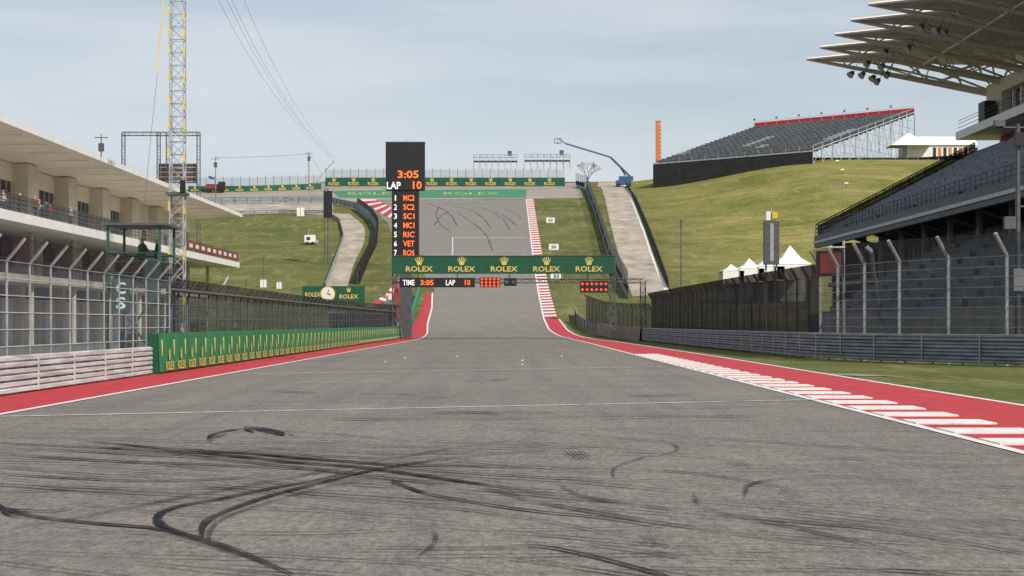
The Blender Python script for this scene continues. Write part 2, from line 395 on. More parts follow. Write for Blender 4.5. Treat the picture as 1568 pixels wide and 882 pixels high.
for k in range(34):
    x=random.uniform(-150,650); y=random.uniform(668,760); L=random.uniform(200,600); sl=random.uniform(.0,.09); c=random.uniform(-6,6)
    mk([(x,y),(x+L*.33,y+sl*L*.33+c*.6),(x+L*.66,y+sl*L*.66+c),(x+L,y+sl*L)],random.uniform(.03,.09),'tyrel' if k%3 else 'tyre')
for (x,y) in [(880,703),(1125,716),(1207,760),(990,836)]:
    for k in range(5): mk([(x-16+k*6.5,y-6),(x-8+k*6.5,y),(x+2+k*6.5,y+7)],.02,'tyre' if x<1000 and y<800 else 'tyrel')
for k in range(22):
    y=random.uniform(530,650); x=random.uniform(350,1000); L=random.uniform(60,300); mk([(x,y),(x+L*.5,y+random.uniform(-2,2)),(x+L,y+random.uniform(-4,4))],random.uniform(.1,.3),'tyrel')
b.done()
b=B('hill_tyre_marks')
def hm(px,w):
    P=smooth_px([Vector(p) for p in px],8); groundline([(p.x,p.y) for p in P],w,'hillmark' ,.07)
hm([(700,345),(690,330),(672,318),(650,310)],.45); hm([(752,350),(740,335),(720,322),(680,312)],.4)
hm([(790,345),(770,330),(735,318),(690,311)],.45); hm([(755,385),(740,355),(700,325)],.4)
hm([(665,345),(675,332),(690,322)],.35)
hm([(780,352),(772,338),(755,326)],.35); hm([(690,356),(676,345),(668,330),(672,316)],.35); hm([(800,335),(785,325),(760,316),(720,309)],.35)
b.done()
# ---------------------------------------------------------------- barriers
def corr(z0,z1,n,d=.05):
    pr=[];hh=(z1-z0)/n
    for i in range(n):
        for t,o in ((.02,0),(.12,d),(.38,d),(.5,.2*d),(.62,d),(.88,d),(.98,-.03)): pr.append((o,z0+hh*(i+t)))
    return pr
def guard(name,path,z0,z1,n,m,side=1,post=2.0):
    b=B(name); pr=[(o*side,z) for o,z in corr(z0,z1,n,.08)]
    b.extrude(pr,path,m)
    for p in resample(path,step=post): b.beam(p,p+Vector((0,0,z1-.05)),.05,'steeld',4)
    return b
lp=[Vector((-11.6,y,0)) for y in np.arange(10,64,3)]+[Vector((-11.6,63.5,0))]
b=guard('guardrail_barrier',lp,.05,.95,3,'railw',-1)
for y in np.arange(12,63,4.0): b.box(-11.53,-11.505,y,y+.12,.08,.93,'railw')
b.done()
rp=[Vector(p) for p in [(13,189,0),(13.2,160,0),(13.7,127,0),(14.5,96,0),(15.4,88,0),(16.8,83,0),(20,76,0),(26,66,0),(34,56,0)]]
rp=[Vector((v.x,v.y,0)) for v in smooth_px(rp,6)]
b=guard('guardrail_barrier',rp,.08,1.27,4,'rail',-1)
for p in resample(rp,step=3.8): b.box(p.x-.09,p.x-.07,p.y-.12,p.y+.12,.1,1.25,'steel')
b.done()
b=B('pit_wall'); P=[Vector((-11.5,y,0)) for y in np.arange(64,228,4)]+[Vector((-11.6,232,.5)),Vector((-11.9,245,2)),Vector((-12.3,262,3.6)),Vector((-12.8,285,5.7))]
b.extrude([(-.0,0),(-.12,.1),(-.06,1.36),(.25,1.36),(.3,0)],P,'greenl')
y=64.6
while y<222:
    b.box(-11.44,-11.40,y,y+.09,.62,1.15,'gold')
    if y<150:
        text(b,'ROLEX',(-11.36,y+1.2,.28),Y_,Z_,1.6,.30,'gold',.02); crown(b,(-11.38,y+1.2,.66),Y_,Z_,.38,'gold',.02)
    else: b.box(-11.42,-11.38,y+.6,y+1.8,.2,.36,'gold')
    y+=2.33
b.quad((-11.8,63.9,0),(-11.38,63.9,0),(-11.44,63.9,1.36),(-11.75,63.9,1.36),'green')
b.done()
def fence(name,base,hgt,spacing,postm,meshm,lean=(0,0),lh=.8,pr=.06,cables=6,zb=0.0):
    b=B(name); lv=Vector((lean[0],lean[1],0))
    P=resample(base,step=spacing)
    for p in P:
        b.beam(p,p+Z_*(hgt-lh),pr,postm,4); b.beam(p+Z_*(hgt-lh),p+Z_*hgt+lv,pr,postm,4)
    Q=resample(base,step=min(spacing,4))
    for i in range(len(Q)-1):
        a=Q[i];c=Q[i+1];u=Z_*(hgt-lh)
        b.quad(a+Z_*zb,c+Z_*zb,c+u,a+u,meshm); b.quad(a+u,c+u,c+Z_*hgt+lv,a+Z_*hgt+lv,meshm)
    for k in range(cables):
        zz=zb+(hgt-lh-zb)*(k+1)/cables
        for i in range(len(P)-1): b.beam(P[i]+Z_*zz+lv*.02,P[i+1]+Z_*zz+lv*.02,.018,postm,3)
    return b
fence('catch_fence',[Vector((-12.1,20,0)),Vector((-12.1,70,0))],3.75,2.2,'steel','meshl',(.45,0),.55,.04,7,.3).done()
b=fence('catch_fence',[Vector((-12.2,70.1,0)),Vector((-12.2,150,0)),Vector((-12.2,228,.5))],3.3,2.4,'steeld','meshm',(.3,0),.4,.05,5,.3)
for y in np.arange(70.1,226,2.4): b.beam((-12.1,y,2.9),(-12.1,y+2.4,2.9),.07,'steeld',4)
b.done()
rb=[p+Vector((.9,.6,0)) for p in rp]
near=[p for p in rb if p.y<=97]; far=[p for p in rb if p.y>=96]
fence('catch_fence',near,5.3,3.6,'steel','meshl',(-.55,-.3),.9,.08,10,.3).done()
b=fence('catch_fence',far,4.6,3.2,'steeld','meshd',(-.35,0),.6,.07,5,.3); b.done()
fence('catch_fence',[Vector((13.9,190,0)),Vector((12.6,205,.2)),Vector((11.0,222,.6)),Vector((9.6,240,h(9,240)))],3.6,3,'steeld','meshm',(-.2,0),.4,.06,5,.3).done()
b=B('concrete_barrier'); b.extrude([(-.3,0),(-.15,1.3),(.15,1.3),(.3,0)],[Vector((13,190,0)),Vector((11.6,204,.1)),Vector((10.2,220,.4))],'brown'); b.done()
b=guard('guardrail_barrier',[Vector((10.2,220.5,.4)),Vector((9,231,1.0)),Vector((8.4,240,h(8,240))),Vector((8.6,252,h(8,252)))],.1,1.2,3,'rail',-1); b.done()
b=B('pit_wall_stands')
for i in range(16):
    y=150+i*4.2; b.box(-13.6,-12.5,y,y+2.6,1.5,2.5,'black'); b.box(-13.5,-12.6,y+.4,y+.6,0,1.5,'steeld'); b.box(-13.7,-12.3,y-.1,y+2.7,2.5,2.6,'steel')
b.done()
# ---------------------------------------------------------------- pit building
b=B('pit_building'); Y0,Y1=95,236
b.add([(-32,Y0,14.45),(-32,Y1,14.45),(-38,Y1-1,14.05),(-38,Y0,14.05),(-64,Y1-6,15.2),(-64,Y0,15.2)],[(0,1,2,3),(3,2,4,5)],'soffit')
b.add([(-32,Y0,14.45),(-32,Y1,14.45),(-32,Y1,14.85),(-32,Y0,14.85),(-38,Y1,15.4),(-38,Y0,15.4),(-64,Y1,16),(-64,Y0,16)],[(0,1,2,3),(3,2,4,5),(5,4,6,7)],'whitep')
b.add([(-32,Y1,14.45),(-32,Y1,14.85),(-64,Y1,16),(-64,Y1-6,15.2),(-38,Y1-1,14.05)],[(0,1,2,3,4)],'whitep')
y=Y0
while y<Y1: b.box(-38,-32.1,y,y+.05,14.2,14.24,'cream'); y+=7
b.box(-64,-38.5,Y0,Y1-8,0,14.0,'shade')
b.box(-38.5,-32.2,Y0,Y1-1,8.35,9.0,'whitep'); b.box(-38.5,-34.2,Y0,Y1-12,4.6,5.15,'cream')
y=Y0
while y<Y1-8:
    b.box(-38.5,-37.0,y,y+3.4,9.0,14.02,'cream'); b.box(-38.5,-36.4,y+.1,y+2.4,5.15,8.35,'cream'); b.box(-38.45,-37.5,y,y+1.3,0,4.6,'cream')
    b.box(-38.5,-38.2,y+3.4,y+14,9,10.0,'cream'); b.box(-38.48,-38.2,y+3.4,y+14,12.6,14.0,'soffit')
    b.quad((-38.35,y+3.4,10),(-38.35,y+14,10),(-38.35,y+14,12.6),(-38.35,y+3.4,12.6),'glass')
    for k in range(1,6): b.box(-38.34,-38.2,y+3.4+k*1.77,y+3.5+k*1.77,10,12.6,'steel')
    for k in range(0,3):
        b.box(-38.4,-38.1,y+2.6+k*3.9,y+6.1+k*3.9,0,3.6,'steel' if k%2 else 'whitep')
        b.box(-38.4,-38.15,y+2.6+k*3.9,y+6.0+k*3.9,5.6,8.0,'glass')
    b.beam((-34.8,y+6,0),(-34.8,y+6,8.4),.2,'cream',8)
    y+=14
b.box(-38.15,-37.9,200,Y1-8,9.0,14.0,'cream'); b.box(-38.15,-37.9,206,Y1-8,5.15,8.35,'cream')
for k in range(4): b.box(-37.9,-37.85,203+k*6,205.2+k*6,9.0,11.3,'glass')
y=Y0
while y<Y1-2:
    b.beam((-32.4,y,9),(-32.4,y,10.15),.035,'steeld',4)
    if y<Y1-14: b.beam((-34.4,y,5.1),(-34.4,y,6.2),.035,'steeld',4)
    y+=1.6
for z in (9.35,9.65,9.95,10.15): b.beam((-32.4,Y0,z),(-32.4,Y1-1,z),.03,'steeld',4)
for z in (5.5,5.85,6.2): b.beam((-34.4,Y0,z),(-34.4,Y1-13,z),.03,'steeld',4)
b.quad((-32.45,Y0,9.1),(-32.45,165,9.1),(-32.45,165,10.1),(-32.45,Y0,10.1),'meshl')
b.box(-32.3,-32.22,196,Y1-2,9.15,10.0,'maroon')
for k in range(9): b.box(-32.21,-32.19,198+k*4,200+k*4,9.4,9.8,'white')
b.box(-46,-38.5,Y1-8,Y1-7.6,0,14.0,'cream')
b.add([(-33,Y1-2,8.3),(-33,Y1-14,4.9),(-33,Y1-14,4.4),(-33,Y1-2,7.8)],[(0,1,2,3)],'cream')
b.done()
# ---------------------------------------------------------------- grandstand right
b=B('grandstand'); GY0,GY1=88,193
n=19; xa,xb,za,zb_=30.6,46,10.0,18.0
for i in range(n):
    x=xa+(xb-xa)*i/n; x2=xa+(xb-xa)*(i+1)/n; z=za+(zb_-za)*i/n; z2=za+(zb_-za)*(i+1)/n
    b.add([(x,GY0,z),(x2,GY0,z),(x2,GY1,z),(x,GY1,z),(x2,GY0,z2),(x2,GY1,z2)],[(0,3,2,1),(1,2,5,4)],'seatb')
    y=GY0+.3
    while y<GY1-.5:
        if (y-GY0)%15>1.6:
            b.box(x+.38,x+.44,y,y+.46,z+.42,z+.88,'seat'); b.box(x+.0,x+.38,y,y+.46,z+.4,z+.46,'seat')
        y+=.55
b.add([(xa,GY0,za-.5),(xb,GY0,zb_-.7),(xb,GY1,zb_-.7),(xa,GY1,za-.5)],[(0,1,2,3)],'shade')
b.add([(xa,GY1,za-.5),(xb,GY1,zb_-.7),(xb,GY1,zb_),(xa,GY1,za)],[(0,1,2,3)],'steeld')
b.box(30.2,30.6,GY0,GY1+.3,9.1,10.3,'steeld'); b.box(30.1,30.2,GY0,GY1+.3,9.5,9.75,'steel')
y=GY0
while y<=GY1+.1:
    b.beam((30.3,y,10.3),(30.3,y,11.3),.04,'steeld',4); y+=1.5
for z in (10.6,10.95,11.3): b.beam((30.3,GY0,z),(30.3,GY1,z),.035,'steeld',4)
for i in range(n+1):
    x=xa+(xb-xa)*i/n; z=za+(zb_-za)*i/n
    b.beam((x,GY1+.1,z-.4),(x,GY1+.1,z+1.5),.05,'black',4)
for o_ in (.7,1.1,1.5): b.beam((xa-.3,GY1+.1,za+o_-.1),(xb,GY1+.1,zb_+o_),.06,'black',4)
b.quad((xa,GY1+.12,za),(xb,GY1+.12,zb_),(xb,GY1+.12,zb_+1.4),(xa,GY1+.12,za+1.4),'meshd')
y=GY0+4
while y<GY1-4:
    b.beam((33,y,0),(33,y,10.3),.3,'concrete',8); b.beam((30.6,y,9.2),(33,y,8.4),.15,'steeld',4); y+=9
b.box(36.2,36.5,GY0,GY1-3,5.6,12.2,'shade'); b.box(31.5,46,GY1-3,GY1-2.7,0,9.5,'shade'); b.box(40,46,GY1-3,GY1-2.7,9.5,14,'shade')  # near-black walls added so the space under the upper deck looks shaded
b.box(31,36.5,GY0,GY1-3.1,5.2,5.59,'steeld')
y=GY0
while y<GY1-3: b.beam((31.1,y,5.6),(31.1,y,6.7),.04,'steeld',4); b.box(36.1,36.19,y,y+.8,5.6,8.6,'steel' if int(y)%4 else 'concrete'); y+=2
for z in (6.0,6.35,6.7): b.beam((31.1,GY0,z),(31.1,GY1-3,z),.03,'steeld',4)
n=13; X0,X1,z0,z1=23.5,35,1.6,8.2; LY1=152
for i in range(n):
    x=X0+(X1-X0)*i/n; x2=X0+(X1-X0)*(i+1)/n; z=z0+(z1-z0)*i/n; z2=z0+(z1-z0)*(i+1)/n
    b.add([(x,70,z),(x2,70,z),(x2,LY1,z),(x,LY1,z),(x2,70,z2),(x2,LY1,z2)],[(0,3,2,1),(1,2,5,4)],'seatb')
    b.box(x-.02,x2-.03,LY1,LY1+.1,0,z2,'concrete')
    y=70.3
    while y<LY1-.4:
        if (y-70)%12>1.5: b.box(x+.5,x+.56,y,y+.46,z+.42,z+.9,'seat'); b.box(x+.1,x+.5,y,y+.46,z+.4,z+.46,'seat')
        y+=.55
b.box(X0-.25,X0-.02,70,LY1,0,2.4,'concrete')
b.box(49,75,GY0,GY1-1,0,26,'shade')
b.box(45,75,GY0,GY1+4,20.1,20.9,'whitep')
b.box(46.0,75,GY0,GY1+1,18.0,18.35,'steel')
b.box(48.4,48.98,GY0,GY1-.5,18.35,20.08,'maroon')
b.box(47.6,48.8,GY1-4,GY1+2,20.9,25.3,'cream'); b.box(47.5,75,GY0,GY1-4.01,24.0,25.3,'cream')
b.box(48.4,48.6,GY0,GY1-4,20.92,22.0,'cream'); b.box(48.5,48.9,GY0,GY1-4.02,22,24,'glass')
y=GY0
while y<GY1-4.5: b.box(48.2,48.5,y,y+.35,22,24,'whitep'); y+=3
b.box(46.2,47.3,GY1-3,GY1-.5,21.4,23.3,'black')
for z in (21.3,21.7,22.0): b.beam((45.2,GY0,z),(45.2,GY1+3.8,z),.03,'steeld',4)
b.done()
# canopy
b=B('grandstand_canopy')
Yc=198.0
tips=[Yc-8.5*i for i in range(13)]
for Yt in tips:
    T=Vector((30.2,Yt,28.4)); hw=4.25
    R1=Vector((44,Yt,30.0)); R2=Vector((64,Yt,31.5))
    for sg in (-1,1):
        V1=Vector((37.5,Yt+sg*hw,28.6)); V2=Vector((50,Yt+sg*hw,28.3)); V3=Vector((64,Yt+sg*hw,29.2))
        b.add([T,V1,V2,R1],[(0,1,2,3)],'roofpan'); b.add([R1,V2,V3,R2],[(0,1,2,3)],'roofpan')
        up=Vector((0,0,.3)); b.add([T,V1,V1+up,T+up],[(0,1,2,3)],'tent')
        b.beam(T,V1,.13,'tent',4)
        Bc=Vector((49.5,Yt,24.9))
        b.beam(Bc,V1,.12,'rib',5); b.beam(Bc,V2,.12,'rib',5); b.beam(Vector((43,Yt,26.0)),V1,.09,'rib',4); b.beam(Vector((43,Yt,26)),V2,.08,'rib',4)
        b.beam(T.lerp(R1,.5),V1,.07,'rib',4); b.beam(R1,V2,.09,'rib',4)
    Bc=Vector((50,Yt,24.7)); nseg=5
    lo=[T.lerp(Bc,t/nseg) for t in range(nseg+1)]
    for i in range(nseg):
        r1=.14+.26*i/nseg; r2=.14+.26*(i+1)/nseg; b.beam(lo[i],lo[i+1],r1,'rib',4,r2)
        tp=T.lerp(R1,min(1,(i+1)/nseg*1.2)); b.beam(lo[i+1],tp,.08,'rib',4)
        if i: b.beam(lo[i],tp,.07,'rib',4)
    b.beam(Bc,Vector((50,Yt,19)),.35,'rib',6); b.beam(Bc,Vector((64,Yt,31)),.25,'rib',5)
b.beam((44,tips[-1],30.0),(44,tips[0],30.0),.12,'rib',5); b.beam((49.5,tips[-1],24.9),(49.5,tips[0],24.9),.22,'rib',6); b.beam((40,tips[-1],26.6),(40,tips[0],26.6),.12,'rib',5)
b.done()
for (px,py,s) in [(1305,112,.066),(1322,113,.0655),(1338,118,.066),(1345,123,.0655),(1352,100,.063),(1330,96,.064),(1360,113,.066),(1392,72,.058),(1357,78,.061),(1412,40,.055),(1436,45,.053),(1448,48,.053)]:
    b=B('floodlight'); c=W(px,py,s); b.beam(c+Vector((.15,0,.1)),c+Vector((.5,.1,.9)),.04,'steeld',4)
    b.beam(c+Vector((-.25,-.1,-.22)),c+Vector((.1,0,.12)),.36,'steeld',10,.2); b.beam(c+Vector((-.29,-.12,-.26)),c+Vector((-.25,-.1,-.22)),.38,'steel',10); b.done()
# ---------------------------------------------------------------- start gantry
sg=.067; Yg=F*sg
def WX(x): return (x-VX)*sg
b=B('start_gantry')
z0=CH+(VY-419)*sg; z1=CH+(VY-392)*sg
b.box(WX(600),WX(941),Yg,Yg+.9,z0,z1,'green')
b.box(WX(600),WX(941),Yg-.05,Yg+.95,z1,z1+.07,'steeld')
for x in (605,674,739,805,870,936): b.box(WX(x)-.02,WX(x)+.02,Yg-.012,Yg,z0+.02,z1-.02,'platgreen')
for cx in (642,707,772,837,902):
    text(b,'ROLEX',(WX(cx),Yg,z0+.48),X_,Z_,2.75,.55,'gold',.03); crown(b,(WX(cx),Yg,z0+1.28),X_,Z_,.78,'gold',.03)
zt=CH+(VY-430)*sg
b.truss((WX(600),Yg+.5,zt),(WX(985),Yg+.5,zt),.4,'steeld',.05,.9)
for x in (604,938,985):
    b.truss((WX(x),Yg+.5,h(WX(x),Yg)),(WX(x),Yg+.5,zt if x==985 else z0),.5,'steeld',.06,.8)
for x in (640,700,780,860,900): b.beam((WX(x),Yg+.5,zt),(WX(x),Yg+.5,z0),.06,'steeld',4)
b.done()
b=B('race_timing_display'); za=CH+(VY-440)*sg; zb=CH+(VY-425.5)*sg
b.box(WX(612),WX(727),Yg-.25,Yg+.15,za,zb,'black'); zc=(za+zb)/2
for t,cx,w,m in (('TIME',626,1.2,'ledw'),('3:05',654,1.35,'led'),('LAP',690,.95,'ledw'),('10',716,.55,'led')):
    text(b,t,(WX(cx),Yg-.25,zc),X_,Z_,w,.55,m,.03)
b.done()
def lightpanel(x0,x1,y0,y1,cols,rows,name='start_lights'):
    b=B(name); b.box(WX(x0),WX(x1),Yg-.3,Yg+.1,CH+(VY-y1)*sg,CH+(VY-y0)*sg,'black')
    for i in range(cols):
        for j in range(rows):
            cx=WX(x0+(x1-x0)*(i+.5)/cols); cz=CH+(VY-(y0+(y1-y0)*(j+.5)/rows))*sg
            b.beam((cx,Yg-.3,cz),(cx,Yg-.36,cz),.14,'redlamp',8)
    b.done()
lightpanel(735,766,425,440,5,3); lightpanel(888,931,430.5,448,6,2)
b=B('signal_light'); b.box(WX(772),WX(791),Yg-.3,Yg,CH+(VY-438)*sg,CH+(VY-426)*sg,'black'); b.beam((WX(776),Yg-.31,CH+63*sg),(WX(776),Yg-.4,CH+63*sg),.2,'steeld',8); b.beam((WX(786),Yg-.31,CH+63*sg),(WX(786),Yg-.4,CH+63*sg),.2,'steeld',8); b.done()
b=B('timing_tower'); st=.070; Yt=F*st
def TX(x): return (x-VX)*st
def TZ(y): return CH+(VY-y)*st
b.box(TX(590.5),TX(650),Yt,Yt+1.6,TZ(291),TZ(218),'black'); b.box(TX(600),TX(641),Yt+.1,Yt+1.5,TZ(393),TZ(291),'black')
b.box(TX(590),TX(650.5),Yt-.03,Yt+1.65,TZ(218),TZ(217),'steeld'); b.box(TX(611),TX(630),Yt+.4,Yt+1.2,0,TZ(393),'steeld')
b.beam((TX(622),Yt+.5,TZ(218)),(TX(622),Yt+.5,TZ(213)),.05,'steel')
text(b,'3:05',(TX(625),Yt,TZ(267)),X_,Z_,2.25,.82,'led'); text(b,'LAP',(TX(603),Yt,TZ(284)),X_,Z_,1.5,.78,'ledw'); text(b,'10',(TX(639),Yt,TZ(283.5)),X_,Z_,.95,.85,'led')
for i,t in enumerate(['MC2','SC2','SC1','MC1','RIC','VET','ROS']):
    yy=303+i*14; text(b,str(i+1),(TX(605.5),Yt+.1,TZ(yy)),X_,Z_,.32 if i else .13,.6,'ledw'); text(b,t,(TX(626),Yt+.1,TZ(yy)),X_,Z_,1.2,.62,'led')
b.done()
b=B('red_marshal_post')
b.box(-12.6,-11.9,Yt+6,Yt+7,2.2,5.5,'red'); b.beam((-12.2,Yt+6.5,0),(-12.2,Yt+6.5,6.5),.08,'steel'); b.box(-13.6,-12.9,Yt+8,Yt+8.6,3.0,5.0,'whitep'); b.beam((-13.2,Yt+8.3,0),(-13.2,Yt+8.3,3),.06,'steel');b.done()
b=B('clock_sign'); s=.06
def SX(x): return (x-VX)*s
def SZ(y): return CH+(VY-y)*s
b.box(SX(463),SX(558),F*s,F*s+.5,SZ(464),SZ(438),'green')
for x in (470,505,550): b.beam((SX(x),F*s+.25,0),(SX(x),F*s+.25,SZ(464)),.08,'steeld')
c=Vector((SX(502),F*s-.02,SZ(450)))
b.beam(c,c-Y_*.1,.68,'gold',20); b.beam(c-Y_*.1,c-Y_*.13,.58,'clock',20); b.beam(c-Y_*.15,c-Y_*.15+Vector((.1,0,.42)),.03,'black',4); b.beam(c-Y_*.15,c-Y_*.15+Vector((.28,0,-.05)),.04,'black',4)
text(b,'ROLEX',(SX(479),F*s,SZ(451)),X_,Z_,1.4,.4,'gold'); text(b,'ROLEX',(SX(534),F*s,SZ(454)),X_,Z_,1.7,.4,'gold'); crown(b,(SX(534),F*s,SZ(444)),X_,Z_,.4,'gold'); b.done()
# ---------------------------------------------------------------- lattice mast + cables
b=B('lattice_mast'); c0=Vector((-25.3,150,0)); c1=Vector((-25.3,150,36))
b.truss(c0,c1,1.05,'steel',.06,.95,.035)
for z in (3,6.5,10,14,16.3,18,20,22,23.4,24.8): b.box(-24.80,-24.68,149.4,149.5,z,z+.7,'yellow'); b.box(-25.94,-25.82,149.4,149.5,z+.3,z+1.0,'yellow')
b.box(-26.1,-24.5,149.3,150.7,11.5,11.7,'steeld'); b.box(-25.0,-24.6,149.2,149.4,11.7,12.6,'black'); b.done()
b=B('mast_cable')
def cable(pts,r,m,bb):
    P=smooth_px([Vector(p) for p in pts],6)
    for i in range(len(P)-1): bb.beam(P[i],P[i+1],r,m,4)
cable([W(252,-20,.049),W(249,20,.049),W(243,70,.049),W(241,115,.049)],.05,'yellow',b)
cable([W(241,115,.049),W(232,200,.049),W(222,300,.049),W(212,380,.049)],.02,'rope',b); b.done()
b=B('overhead_cables')
for dx in (0,14,22,42):
    cable([W(318+dx,-30,.06),W(390+dx*.7,100,.09),W(455+dx*.4,190,.12),W(505+dx*.2,242,.16)],.018,'rope',b)
b.done()
b=B('truss_frame'); s=.11; m='steeld'
for x in (189,243,257,304):
    p=W(x,203,s); b.truss(Vector((p.x,p.y,10)),p,.55,m,.05,1.1)
b.truss(W(187,205,s),W(306,205,s),.6,m,.05,1.1)
a=W(242,250,s);c=W(300,280,s); b.box(a.x,c.x,a.y+.5,a.y+.8,c.z,a.z,'steeld')
for k in range(8): b.box(a.x+.1,c.x-.1,a.y+.42,a.y+.5,c.z+.15+k*.4,c.z+.3+k*.4,'maroon' if k%2 else 'steel')
b.done()
def pole(x,y0,y1,s,name='utility_pole',r=.12,cross=False):
    b=B(name); p=W(x,y0,s); X,Y=p.x,p.y; b.beam((X,Y,h(X,Y)),p,r,'bark' if cross else 'steeld',6,r*.7)
    if cross: b.beam(p+Vector((-.9,0,-.5)),p+Vector((.9,0,-.5)),.07,'bark',4); b.box(X-.35,X+.35,Y-.3,Y+.3,p.z-2.4,p.z-1.3,'steeld')
    else: b.beam(p,p+Vector((.5,0,.05)),r*.6,'steeld',4); b.beam(p+Z_*-.9,p+Vector((0,0,.1)),r*1.2,'steeld',6)
    b.done()
pole(473,232,275,.17,r=.16,cross=True); pole(330,240,290,.15,cross=True); pole(155,205,240,.09,cross=True)
pole(1043,338,435,.095,'light_pole',.12); pole(403,392,420,.1,'light_pole',.08); pole(377,428,440,.095,'light_pole',.06); pole(497,290,375,.115,'light_pole',.09)
b=B('power_line')
cable([W(330,241,.15),W(400,240,.16),W(473,236,.17)],.04,'rope',b); cable([W(473,236,.17),W(490,262,.17),W(500,290,.16)],.04,'rope',b); cable([W(512,246,.17),W(495,265,.17),W(480,285,.165)],.07,'steeld',b); b.done()
b=B('service_sign'); p=W(502,312,.112); b.box(p.x-.75,p.x+.75,p.y,p.y+.3,p.z-2.4,p.z+2.2,'black'); b.beam((p.x,p.y+.4,h(p.x,p.y)),(p.x,p.y+.4,p.z+2.6),.1,'steeld'); b.done()
b=B('camera_pole'); X,Y=20.55,79.0; s=Y/F; zt_=CH+(VY-190)*s
b.beam((X,Y,0),(X,Y,zt_),.13,'steeld',8,.09); b.beam((X-.9,Y,zt_-.15),(X+1.2,Y,zt_-.15),.05,'steeld',4); b.box(X-.95,X-.55,Y-.2,Y+.2,zt_-.1,zt_+.15,'steeld'); b.box(X-.1,X+.35,Y-.2,Y+.2,zt_-.9,zt_-.35,'black'); b.box(X-.55,X-.1,Y-.15,Y+.15,5.5,6.0,'steeld'); b.beam((X,Y,6.4),(X+.8,Y,6.4),.04,'steeld',4); b.box(X-.2,X+.2,Y-.2,Y-.05,3.0,3.9,'steel'); b.done()
b=B('speaker_tower'); s=.075; p=W(1182,338,s); X,Y=p.x,p.y
b.box(X-.85,X+.85,Y,Y+1.2,CH+(VY-405)*s,p.z,'steeld'); b.box(X-.2,X+.2,Y-.03,Y,CH+(VY-400)*s,p.z-.3,'steel')
b.beam((X-.6,Y+.6,0),(X-.6,Y+.6,p.z),.12,'steel');b.beam((X+.6,Y+.6,0),(X+.6,Y+.6,p.z+1),.1,'steel'); b.beam((X,Y+.6,p.z),(X,Y+.6,p.z+1.6),.08,'steel')
b.box(X-.6,X-.1,Y+.3,Y+.8,p.z+.1,p.z+1.1,'whitep'); b.box(X+.1,X+.7,Y+.3,Y+.8,p.z+.3,p.z+1.0,'yellow'); b.done()
def tent(name,c,w,d,eh,ph,n):
    b=B(name)
    for i in range(n):
        x=c[0]+(i-(n-1)/2)*w; y=c[1]; z=c[2]
        q=[(x-w/2,y-d/2,z+eh),(x+w/2,y-d/2,z+eh),(x+w/2,y+d/2,z+eh),(x-w/2,y+d/2,z+eh)]
        mid=[((a[0]+x)/2,(a[1]+y)/2,z+eh+(ph-eh)*.32) for a in q]
        b.add(q+mid+[(x,y,z+ph)],[(0,1,5,4),(1,2,6,5),(2,3,7,6),(3,0,4,7),(4,5,8),(5,6,8),(6,7,8),(7,4,8)],'tent')
        for a in q: b.beam((a[0],a[1],z-1),a,.06,'steel',4)
        b.quad((x-w/2,y+d/2-.05,z),(x+w/2,y+d/2-.05,z),(x+w/2,y+d/2-.05,z+eh),(x-w/2,y+d/2-.05,z+eh),'tent')
        b.quad((x-w/2,y-d/2+.05,z+eh*.6),(x+w/2,y-d/2+.05,z+eh*.6),(x+w/2,y-d/2+.05,z+eh),(x-w/2,y-d/2+.05,z+eh),'tent')
    b.done()
for (px,w,eh,ph) in ((1122,2.9,4.4,5.4),(1150,3.4,4.7,6.2),(1180,3.6,5.0,7.2),(1213,5.2,5.3,8.0)):
    X=(px-VX)*.09; tent('marquee_tent',(X,272,h(X,272)),w,6,eh,ph,1)
# ---------------------------------------------------------------- hill bleachers
b=B('hillside_bleachers')
A=W(1000,250,.172);Bq=W(1245,230,.165);Cq=W(1155,195,.195);Dq=W(1400,172,.188)
n=22
def PQ(u,v): return (A.lerp(Bq,u)).lerp(Cq.lerp(Dq,u),v)
for i in range(n):
    v0=i/n;v1=(i+1)/n
    a0=PQ(0,v0);a1=PQ(1,v0);c0=PQ(0,v1);c1=PQ(1,v1)
    t0=Vector((c0.x,c0.y,a0.z));t1=Vector((c1.x,c1.y,a1.z))
    b.quad(a0,a1,t1,t0,'seatb'); b.quad(t0,t1,c1,c0,'steeld')
    nb=14
    for j in range(nb):
        u0=j/nb+.007;u1=(j+1)/nb-.007
        p=PQ(u0,v0+.4/n);q=PQ(u1,v0+.4/n); p.z=a0.z+(a1.z-a0.z)*u0+.45; q.z=a0.z+(a1.z-a0.z)*u1+.45
        b.add([p,q,q+Z_*.35,p+Z_*.35,p+Vector((.3,.9,0)),q+Vector((.3,.9,0))],[(0,1,2,3),(0,1,5,4)],'steel' if (j*5+(i//6)*3)%7==0 and 3<i<12 else 'bseat')
def gz(p): return Vector((p.x,p.y,min(h(p.x,p.y),p.z)-1.5))
P=[PQ(u/12,0) for u in range(13)]
for i in range(12): b.quad(P[i],P[i+1],gz(P[i+1]),gz(P[i]),'blackf'); b.beam(P[i],P[i]+Z_*1.1,.05,'steel',4); b.quad(P[i]-Y_*.1,P[i+1]-Y_*.1,P[i+1]-Y_*.1-Z_*.35,P[i]-Y_*.1-Z_*.35,'steel')
P=[PQ(u/14,1) for u in range(15)]
for i in range(14):
    b.quad(P[i],P[i+1],P[i+1]+Z_*1.3,P[i]+Z_*1.3,'red'); b.beam(P[i],P[i]+Z_*1.9,.06,'steel',4); b.beam(P[i]+Z_*1.7,P[i+1]+Z_*1.7,.04,'steel',4)
    if i%2==0: b.box(P[i].x-.3,P[i].x+.3,P[i].y-.1,P[i].y,P[i].z+2,P[i].z+2.6,'maroon')
P=[PQ(1,v/12) for v in range(13)]
